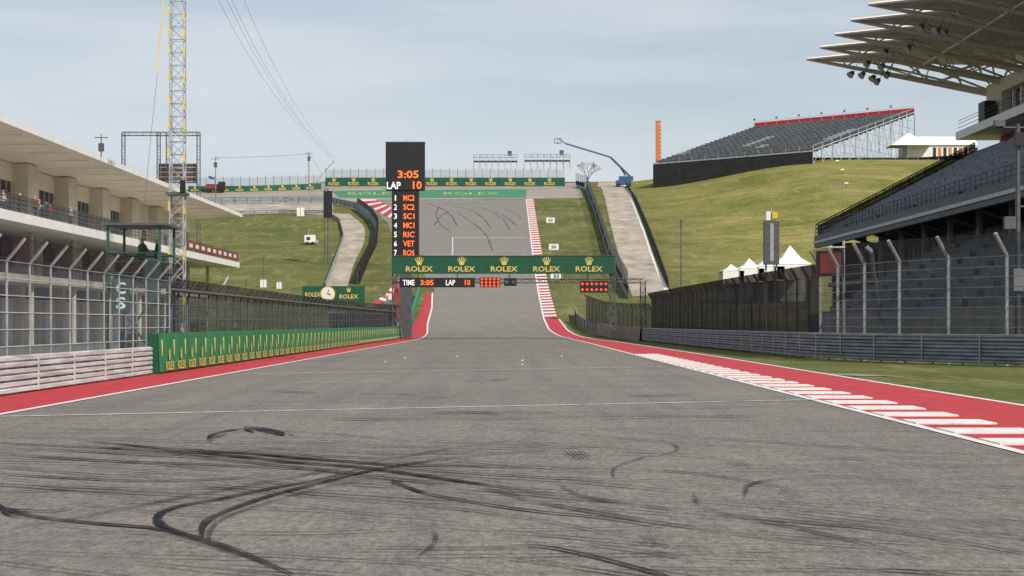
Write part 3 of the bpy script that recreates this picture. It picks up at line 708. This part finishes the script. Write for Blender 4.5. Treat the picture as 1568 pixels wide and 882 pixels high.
for i in range(13):
    p=P[i]; g=Vector((p.x,p.y,min(h(p.x,p.y),p.z-1)))
    b.beam(g,p+Z_*1.2,.1,'steel',4)
    if i<12:
        q=P[i+1]; gq=Vector((q.x,q.y,min(h(q.x,q.y),q.z-1)))
        b.beam(p+Z_*1.2,q+Z_*1.2,.08,'steel',4); b.beam(p,q,.16,'steel',4); b.beam(g,q,.06,'steel',4); b.beam(p,gq,.06,'steel',4)
        for zz in np.arange(g.z+2,p.z,2.2): b.beam(Vector((p.x,p.y,zz)),Vector((q.x,q.y,zz)),.06,'steel',4)
for i in range(15):
    p=PQ(i/14,1); b.beam((p.x,p.y,44),p,.1,'steel',4)
b.done()
b=B('black_hill_fence'); P=[G(x,y) for x,y in ((1245,243.5),(1320,244),(1400,244),(1500,245))]
P=resample(P,step=3)
for i in range(len(P)-1): b.quad(P[i],P[i+1],P[i+1]+Z_*1.6,P[i]+Z_*1.6,'blackf'); b.beam(P[i],P[i]+Z_*2.3,.05,'steel',4)
b.done()
b=B('hospitality_marquee')
a=W(1372,236,.176);c=W(1492,236,.176); zb=a.z
b.box(a.x+3,c.x,a.y,a.y+12,zb-3,W(0,222,.176).z,'tent')
b.add([(a.x+2,a.y-.5,W(0,222,.176).z),(c.x+1,a.y-.5,W(0,222,.176).z),(c.x+1,a.y+6,W(0,206,.176).z),(a.x+4,a.y+6,W(0,206,.176).z)],[(0,1,2,3)],'tent')
b.add([(a.x-2,a.y-4,W(0,224,.176).z),(a.x+9,a.y-4,W(0,224,.176).z),(a.x+9,a.y+6,W(0,224,.176).z),(a.x-2,a.y+6,W(0,224,.176).z),(a.x+3.5,a.y+1,W(0,203,.176).z)],[(0,1,4),(1,2,4),(2,3,4),(3,0,4)],'tent')
for k in range(9): x=a.x+10+k*1.4; b.box(x,x+.8,a.y-.1,a.y-.02,zb-2,W(0,226,.176).z,'orange' if k%2 else 'glass')
b.done()
b=B('orange_observation_column'); s=.19; p=W(1008.5,186,s); X,Y=p.x,p.y; zb=40
b.box(X-.75,X+.15,Y,Y+1.5,zb,p.z,'orange'); b.box(X+.15,X+.75,Y+.02,Y+1.5,zb,p.z-.2,'steel')
z=zb
while z<p.z-1: b.box(X+.17,X+.72,Y-.04,Y+.0,z,z+.55,'orange'); z+=1.1
b.box(X-.8,X+.8,Y-.05,Y+1.55,p.z,p.z+.25,'orange'); b.done()
# ---------------------------------------------------------------- hill top boards
def boards(name,px,hpx,step_px,base=0):
    b=B(name); P=[G(x,y) for x,y in px]; P=resample(P,n=max(2,int((px[-1][0]-px[0][0])/12)))
    for i in range(len(P)-1):
        a=P[i];c=P[i+1]; s=a.y/F; s2=c.y/F; hh=hpx*s;h2=hpx*s2; bb=base*s
        b.quad(a+Z_*bb,c+Z_*bb,c+Z_*(bb+h2),a+Z_*(bb+hh),'green')
        b.quad(a-Y_*.1-Z_*.3,c-Y_*.1-Z_*.3,c-Y_*.1+Z_*bb,a-Y_*.1+Z_*bb,'concrete')
        b.beam(a+Y_*1+Z_*0,a+Y_*1+Z_*(hh+bb+2.6),.07,'steeld',4); b.quad(a+Y_*1+Z_*hh,c+Y_*1+Z_*h2,c+Y_*1+Z_*(h2+bb+2.2),a+Y_*1+Z_*(hh+bb+2.2),'meshs')
    tot=px[-1][0]-px[0][0]; k=px[0][0]+step_px*.45
    while k<px[-1][0]-10:
        t=(k-px[0][0])/tot; f=t*(len(P)-1); i=min(int(f),len(P)-2); p=P[i].lerp(P[i+1],f-i); s=p.y/F; U=(P[i+1]-P[i]).normalized()
        hh=hpx*s
        text(b,'ROLEX',p+Z_*(base*s+hh*.30),U,Z_,step_px*.55*s,hh*.36,'gold',.12); crown(b,p+Z_*(base*s+hh*.74),U,Z_,hh*.42,'gold',.12)
        k+=step_px
    b.done()
boards('trackside_advertising_board',[(498,277),(590,276.5),(650,275),(740,271.5),(865,267)],13.5,30,1.5)
boards('trackside_advertising_board',[(288,294.5),(380,294),(492,290.5)],9,22,.5)
for (x0,x1,y0,y1) in ((725,792,233,252),(803,873,232,252)):
    b=B('camera_platform'); s=.192
    for k in range(8):
        x=x0+(x1-x0)*k/7; p=W(x,y0+4,s); g=W(x,y1+6,s); b.beam(g,p,.09,'steel',4); b.beam(g+Y_*4,p+Y_*4,.09,'steel',4); b.beam(p,p+Y_*4,.06,'steel',4)
        if k<7: q=W(x+(x1-x0)/7,y1,s); b.beam(p,q,.05,'steel',3)
    for yy in (y0+4,y0+8,y0+13): b.beam(W(x0,yy,s),W(x1,yy,s),.1,'steel',4)
    b.box(W(x0,0,s).x,W(x1,0,s).x,F*s,F*s+4,W(0,y0+14,s).z,W(0,y0+13,s).z,'steeld')
    p=W((x0+x1)/2+22,y0,s); b.box(p.x-.6,p.x+.6,p.y,p.y+1,p.z-1,p.z+.4,'steeld'); b.done()
def panelfence(name,px,hpx,m,postm='steel',white=False):
    b=B(name); P=[G(x,y) for x,y in px]; P=resample(P,step=3.0)
    for i in range(len(P)-1):
        a=P[i];c=P[i+1]; hh=hpx*.14
        b.quad(a-Z_*.2,c-Z_*.2,c+Z_*hh,a+Z_*hh,m if not(white and i%9==4) else 'whitep'); b.beam(a,a+Z_*(hh+(2.2 if white else .3)),.07,postm,4)
        if white: b.quad(a+Z_*hh,c+Z_*hh,c+Z_*(hh+2),a+Z_*(hh+2),'meshs'); b.quad(a+Vector((-.05,-.05,-.2)),c+Vector((-.05,-.05,-.2)),c+Vector((-.05,-.05,.8)),a+Vector((-.05,-.05,.8)),'rail')
    b.done()
panelfence('trackside_fence',[(882,270),(898,292),(912,330),(922,362),(932,395),(948,430),(962,458)],13,'blackf','steeld',True)
panelfence('black_fence',[(959,277),(975,312),(992,352),(1008,395),(1024,442)],9,'blackf','steeld')
P=[G(x,y) for x,y in ((545,322),(566,338),(577,356),(575,376),(562,402),(548,436))]
b=guard('guardrail_barrier',P,.2,2.2,2,'rail',1,3.0); P=resample(P,step=3)
for i in range(len(P)-1): b.quad(P[i]+Vector((.3,0,.2)),P[i+1]+Vector((.3,0,.2)),P[i+1]+Vector((.3,0,3.0)),P[i]+Vector((.3,0,3.0)),'meshd')
b.done()
b=guard('guardrail_barrier',[G(x,y) for x,y in ((300,314),(420,312),(505,312),(548,322))],.3,1.7,2,'rail',1,3.0); b.done()
b=guard('guardrail_barrier',[G(x,y) for x,y in ((330,331),(430,327),(500,328),(520,341),(526,366),(514,400),(498,442))],.1,.9,1,'rail',1,3.0); b.done()
for (x,y) in ((843,344),(848,386),(852,432)):
    b=B('distance_board'); p=G(x,y); b.box(p.x-.9,p.x+.9,p.y,p.y+.1,p.z+.4,p.z+1.5,'whitep'); text(b,'50',(p.x,p.y,p.z+.95),X_,Z_,.9,.6,'black'); b.beam(p+Vector((-.6,.1,-.2)),p+Vector((-.6,.1,.5)),.05,'steel');b.beam(p+Vector((.6,.1,-.2)),p+Vector((.6,.1,.5)),.05,'steel'); b.done()
b=B('flatbed_truck'); g=G(328,296); X,Y,Z=g
b.box(X-2.2,X+2.4,Y,Y+2,Z+.9,Z+1.2,'black'); b.box(X+1.0,X+2.6,Y,Y+2,Z+1.2,Z+3.0,'black'); b.box(X+1.2,X+2.4,Y-.03,Y,Z+2.0,Z+2.8,'glass'); b.box(X-2.2,X+.8,Y+.1,Y+1.9,Z+1.2,Z+2.4,'maroon'); b.beam((X-1.6,Y+1,Z+2.4),(X-1.6,Y+1,Z+4.6),.06,'steel'); b.quad((X-1.6,Y+1,Z+4.6),(X-.2,Y+1,Z+4.2),(X-.2,Y+1,Z+3.5),(X-1.6,Y+1,Z+3.9),'blue')
for dx in (-1.4,1.8): b.beam((X+dx,Y-.1,Z+.5),(X+dx,Y+.25,Z+.5),.5,'black',12); b.beam((X+dx,Y+1.8,Z+.5),(X+dx,Y+2.1,Z+.5),.5,'black',12)
b.done()
b=B('boom_lift'); g=G(955,271); s=g.y/F; X,Y,Z=g
b.box(X-2,X+2,Y,Y+2.4,Z+.8,Z+1.9,'blue'); b.box(X-1.2,X+2.6,Y+.2,Y+2.2,Z+1.9,Z+3.0,'blue')
for dx in (-1.4,1.4):
    for dy in (-.1,2.1): b.beam((X+dx,Y+dy,Z+.55),(X+dx,Y+dy+.4,Z+.55),.55,'black',12)
q1=Vector((X+1.8,Y+1.2,Z+3)); q2=W(935,240,s); q2.y=Y+1.2; q3=W(866,219,s); q3.y=Y+1.2; q4=W(856,212,s); q4.y=Y+1.2
b.beam(q1,q2,.3,'blue',6); b.beam(q1+Vector((-1.2,0,.2)),W(948,252,s)+Y_*1.2,.2,'blue',4); b.beam(q2,q3,.24,'blue',6); b.beam(q3,q4,.16,'steeld',5)
b.box(q4.x-1.2,q4.x+.6,q4.y-.6,q4.y+.6,q4.z-1.2,q4.z-1.1,'steeld')
for dx in (-1.2,-.3,.6):
    b.beam((q4.x+dx,q4.y-.6,q4.z-1.1),(q4.x+dx,q4.y-.6,q4.z+.1),.08,'steeld',4); b.beam((q4.x+dx,q4.y+.6,q4.z-1.1),(q4.x+dx,q4.y+.6,q4.z+.1),.08,'steeld',4)
b.beam((q4.x-1.2,q4.y-.6,q4.z+.1),(q4.x+.6,q4.y-.6,q4.z+.1),.08,'steeld',4)
b.done()
b=B('bare_tree'); random.seed(3)
def br(p,d,L,r,dep):
    q=p+d*L; b.beam(p,q,r,'bark',5,r*.65)
    if dep==0: return
    for k in range(3):
        nd=(d+Vector((random.uniform(-.8,.8),random.uniform(-.6,.6),random.uniform(-.15,.5)))).normalized(); br(q,nd,L*.72,r*.6,dep-1)
g=G(900,270); br(g-Z_*.5,Vector((0,0,1)),2.5,.22,5); b.done()
b=B('equipment_trailer'); g=G(475,375); X,Y,Z=g
b.box(X-1.1,X+.9,Y,Y+1.6,Z+.5,Z+1.9,'whitep'); b.box(X-.7,X+.0,Y-.03,Y,Z+.9,Z+1.5,'glass'); b.box(X+.9,X+1.5,Y+.3,Y+1.2,Z+.4,Z+1.0,'steel'); b.beam((X+1.5,Y+.7,Z+.5),(X+2.6,Y+.7,Z+.4),.06,'steeld')
for dx in (-.6,.5): b.beam((X+dx,Y-.1,Z+.3),(X+dx,Y+.15,Z+.3),.33,'black',12)
b.beam((X-.4,Y+.8,Z+1.9),(X-.4,Y+.8,Z+3.0),.06,'steel'); b.beam((X-.4,Y+.8,Z+3.0),(X+.7,Y+.8,Z+2.7),.05,'steel'); b.done()
for (x,y,w,hh) in ((403,440,.9,1.2),(427,442,.7,1.0),(460,331,1.6,2.0)):
    b=B('utility_cabinet'); g=G(x,y); b.box(g.x-w/2,g.x+w/2,g.y,g.y+.7,g.z-.2,g.z+hh,'whitep'); b.box(g.x-w/2-.05,g.x+w/2+.05,g.y-.05,g.y+.75,g.z+hh,g.z+hh+.08,'steel'); b.box(g.x-.03,g.x+.03,g.y-.02,g.y,g.z,g.z+hh-.1,'steeld'); b.done()
b=B('utility_cabinet'); g=Vector((13.6,185,0)); b.box(g.x-.35,g.x+.35,g.y,g.y+.5,0,1.0,'whitep'); b.box(g.x-.3,g.x+.3,g.y-.02,g.y,.4,.8,'steeld'); b.done()
for (x,y) in ((1282,252),(1290,266),(1296,287)):
    b=B('hill_spotlight'); g=G(x,y); b.beam(g,g+Z_*.8,.08,'steeld'); b.beam(g+Vector((-.4,0,.9)),g+Vector((.4,0,.9)),.2,'tent',8); b.done()
b=B('trackside_monitor'); s=.031; p=W(1256,383,s); q=W(1298,422,s)
for k in (p,q): k.y=94.0
b.box(p.x,q.x,p.y,p.y+.35,q.z,p.z,'black'); b.box(p.x+.14,q.x-.14,p.y-.02,p.y,q.z+.12,p.z-.12,'screen')
b.beam((q.x+.05,p.y+.4,0),(q.x+.05,p.y+.4,p.z+.5),.07,'steel',6); b.beam((q.x+.05,p.y+.3,p.z-.1),(p.x+.6,p.y+.3,p.z-.1),.04,'steel',4); b.beam((p.x+.6,p.y+.3,p.z+.18),(q.x+.1,p.y+.3,p.z+.18),.05,'whitep',6); b.done()
b=B('leaning_floodlight_pole'); b.beam(G(1352,530),W(1334,385,.0295),.09,'steel',6); b.beam(W(1334,385,.0295),W(1326,378,.0295),.12,'steel',6); b.done()
# ---------------------------------------------------------------- marshal platform
b=B('marshal_platform'); x0,x1,y0,y1=-14.3,-12.45,70,73
for x in (x0,x1):
    for y in (y0,y1): b.beam((x,y,0),(x,y,5.2),.06,'platgreen',4)
b.box(x0-.1,x1+.1,y0-.1,y1+.1,3.0,3.1,'platgreen'); b.box(x0-.2,x1+.25,y0-.2,y1+.2,5.2,5.28,'steeld')
for z in (3.5,3.9,4.2): b.beam((x0,y0,z),(x1,y0,z),.03,'platgreen',4); b.beam((x0,y1,z),(x1,y1,z),.03,'platgreen',4); b.beam((x1,y0,z),(x1,y1,z),.03,'platgreen',4); b.beam((x0,y0,z),(x0,y1,z),.03,'platgreen',4)
b.beam((x0,y0,.2),(x1,y0,3),.04,'platgreen',4); b.beam((x1,y0,.2),(x0,y0,3),.04,'platgreen',4); b.beam((x1,y0,.2),(x1,y1,3),.04,'platgreen',4)
b.box(x1-.5,x1-.02,y0-.12,y0-.05,2.3,4.0,'platgreen')
for k in range(8): b.beam((x0+.7,y0-.3,.3+k*.35),(x0+1.1,y0-.3,.3+k*.35),.02,'steel',4)
b.beam((x0+.7,y0-.3,0),(x0+.7,y0-.3,3),.03,'steel',4); b.beam((x0+1.1,y0-.3,0),(x0+1.1,y0-.3,3),.03,'steel',4)
b.box(x0+.3,x0+.9,y0+.5,y0+1,0,1.4,'black')
b.done()
b=B('marshal_sign'); b.box(-14.05,-13.45,69.6,69.66,2.1,3.3,'platgreen'); text(b,'C',(-13.75,69.6,2.95),X_,Z_,.34,.42,'ledw',.02); text(b,'S',(-13.75,69.6,2.42),X_,Z_,.34,.42,'ledw',.02); b.beam((-14.1,69.7,0),(-14.1,69.7,3.4),.04,'steel'); b.done()
# ---------------------------------------------------------------- people
def personmesh(pose=0):
    V=[(0,0,.95),(0,0,1.18),(0,-.01,1.38),(0,0,1.50),(0,.01,1.60),(0,.0,1.70)]
    R=[.15,.135,.165,.06,.085,.085]; E=[(0,1),(1,2),(2,3),(3,4),(4,5)]
    for sx in (-1,1):
        i=len(V); V+=[(sx*.10,0,.88),(sx*.12,.03,.48),(sx*.13,-.02,.08),(sx*.14,.15,.04)]; R+=[.10,.07,.05,.045]; E+=[(0,i),(i,i+1),(i+1,i+2),(i+2,i+3)]
        i=len(V)
        if pose==0: V+=[(sx*.2,0,1.42),(sx*.27,-.02,1.14),(sx*.25,.12,.92),(sx*.24,.17,.84)]
        else: V+=[(sx*.2,0,1.42),(sx*.28,.1,1.17),(sx*.18,.33,1.2),(sx*.15,.41,1.22)]
        R+=[.065,.048,.036,.04]; E+=[(2,i),(i,i+1),(i+1,i+2),(i+2,i+3)]
    me=bpy.data.meshes.new('person'); me.from_pydata(V,E,[]); ob=bpy.data.objects.new('p',me); scene.collection.objects.link(ob)
    ob.modifiers.new('s','SKIN'); sk=me.skin_vertices[0].data
    for i,r in enumerate(R): sk[i].radius=(r,r*.8 if i in (1,2) else r)
    sk[0].use_root=True; ob.modifiers.new('u','SUBSURF').levels=1
    dg=bpy.context.evaluated_depsgraph_get(); dg.update(); r=bpy.data.meshes.new_from_object(ob.evaluated_get(dg)); bpy.data.objects.remove(ob)
    for p in r.polygons: p.use_smooth=True
    return r
def clothes(name,shirt,trou):
    m=bpy.data.materials.new(name); m.use_nodes=True; nt=m.node_tree; p=nt.nodes['Principled BSDF']; p.inputs['Roughness'].default_value=.85
    tc=nt.nodes.new('ShaderNodeTexCoord'); sp=nt.nodes.new('ShaderNodeSeparateXYZ'); nt.links.new(tc.outputs['Object'],sp.inputs[0])
    r=nt.nodes.new('ShaderNodeValToRGB'); r.color_ramp.interpolation='CONSTANT'; dv=mathn(nt,'DIVIDE',sp.outputs[2],2.0); nt.links.new(dv,r.inputs[0])
    el=r.color_ramp.elements; el[0].position=0; el[0].color=(.02,.02,.02,1); el[1].position=.05; el[1].color=(*trou,1)
    for pos,c in ((.475,shirt),(.75,(.45,.28,.2)),(.84,(.05,.03,.02))): e=el.new(pos); e.color=(*c,1)
    nt.links.new(r.outputs[0],p.inputs['Base Color']); return m
pms=[personmesh(0),personmesh(1)]
CL=[clothes('clothes_dark',(.04,.05,.07),(.03,.03,.04)),clothes('clothes_red',(.35,.03,.03),(.05,.05,.07)),clothes('clothes_white',(.6,.6,.58),(.05,.06,.1)),clothes('clothes_marshal',(.05,.10,.06),(.04,.05,.05))]
def person(loc,rot,pose,c,name='spectator'):
    me=pms[pose].copy(); me.materials.clear(); me.materials.append(CL[c]); o=bpy.data.objects.new(name,me); o.location=loc; o.rotation_euler=(0,0,rot); scene.collection.objects.link(o)
person((-13.3,71.2,3.1),-.9,1,3,'track_marshal'); person((-12.9,72,3.1),-1.4,0,0,'track_marshal')
for i in range(9): person((-33.2-random.random()*1.5,126+i*3.1+random.random(),9.0),-1.5+random.uniform(-.7,.7),i%2,i%3)
person((-12.9,214,0.0),-1.2,1,0,'track_marshal'); person((-13.2,118,0),-1.5,0,1,'pit_crew_member'); person((-13.4,96,0),-1.5,0,0,'pit_crew_member'); person((-14,84,0),-1.2,1,2,'pit_crew_member')
# ---------------------------------------------------------------- world, sun, camera
w=bpy.data.worlds.new('World'); scene.world=w; w.use_nodes=True; nt=w.node_tree; bg=nt.nodes['Background']
sky=nt.nodes.new('ShaderNodeTexSky'); sky.sky_type='NISHITA'; sky.sun_disc=False
el=math.radians(42); az=math.radians(140); sky.sun_elevation=el; sky.sun_rotation=az; sky.air_density=1.0; sky.dust_density=1.2; sky.ozone_density=2
tc=nt.nodes.new('ShaderNodeTexCoord'); mp=nt.nodes.new('ShaderNodeMapping'); mp.inputs['Scale'].default_value=(1,1,7); nt.links.new(tc.outputs['Generated'],mp.inputs[0])
n=nz(nt,mp.outputs[0],3.2,7,.55); f=mrange(nt,n,.38,.70,.40,.92)
c=mixc(nt,f,sky.outputs[0],(6.7,7.1,7.5)); nt.links.new(c,bg.inputs[0]); bg.inputs[1].default_value=.105
sd=bpy.data.lights.new('sun','SUN'); sd.energy=4.6; sd.angle=math.radians(.6); sd.color=(1,.93,.81); so=bpy.data.objects.new('sun',sd); scene.collection.objects.link(so)
dirv=Vector((math.sin(az)*math.cos(el),math.cos(az)*math.cos(el),math.sin(el))); so.rotation_euler=dirv.to_track_quat('Z','Y').to_euler(); so.location=(50,-50,80)
cd=bpy.data.cameras.new('camera'); co=bpy.data.objects.new('camera',cd); scene.collection.objects.link(co); co.location=(0,0,CH); co.rotation_euler=(math.pi/2,0,0)
cd.sensor_width=36; cd.lens=36*F/1568; cd.shift_x=6/1568; cd.shift_y=54/1568; cd.clip_start=.5; cd.clip_end=9000; scene.camera=co
scene.view_settings.view_transform='Standard'; scene.view_settings.look='None'; scene.view_settings.exposure=0
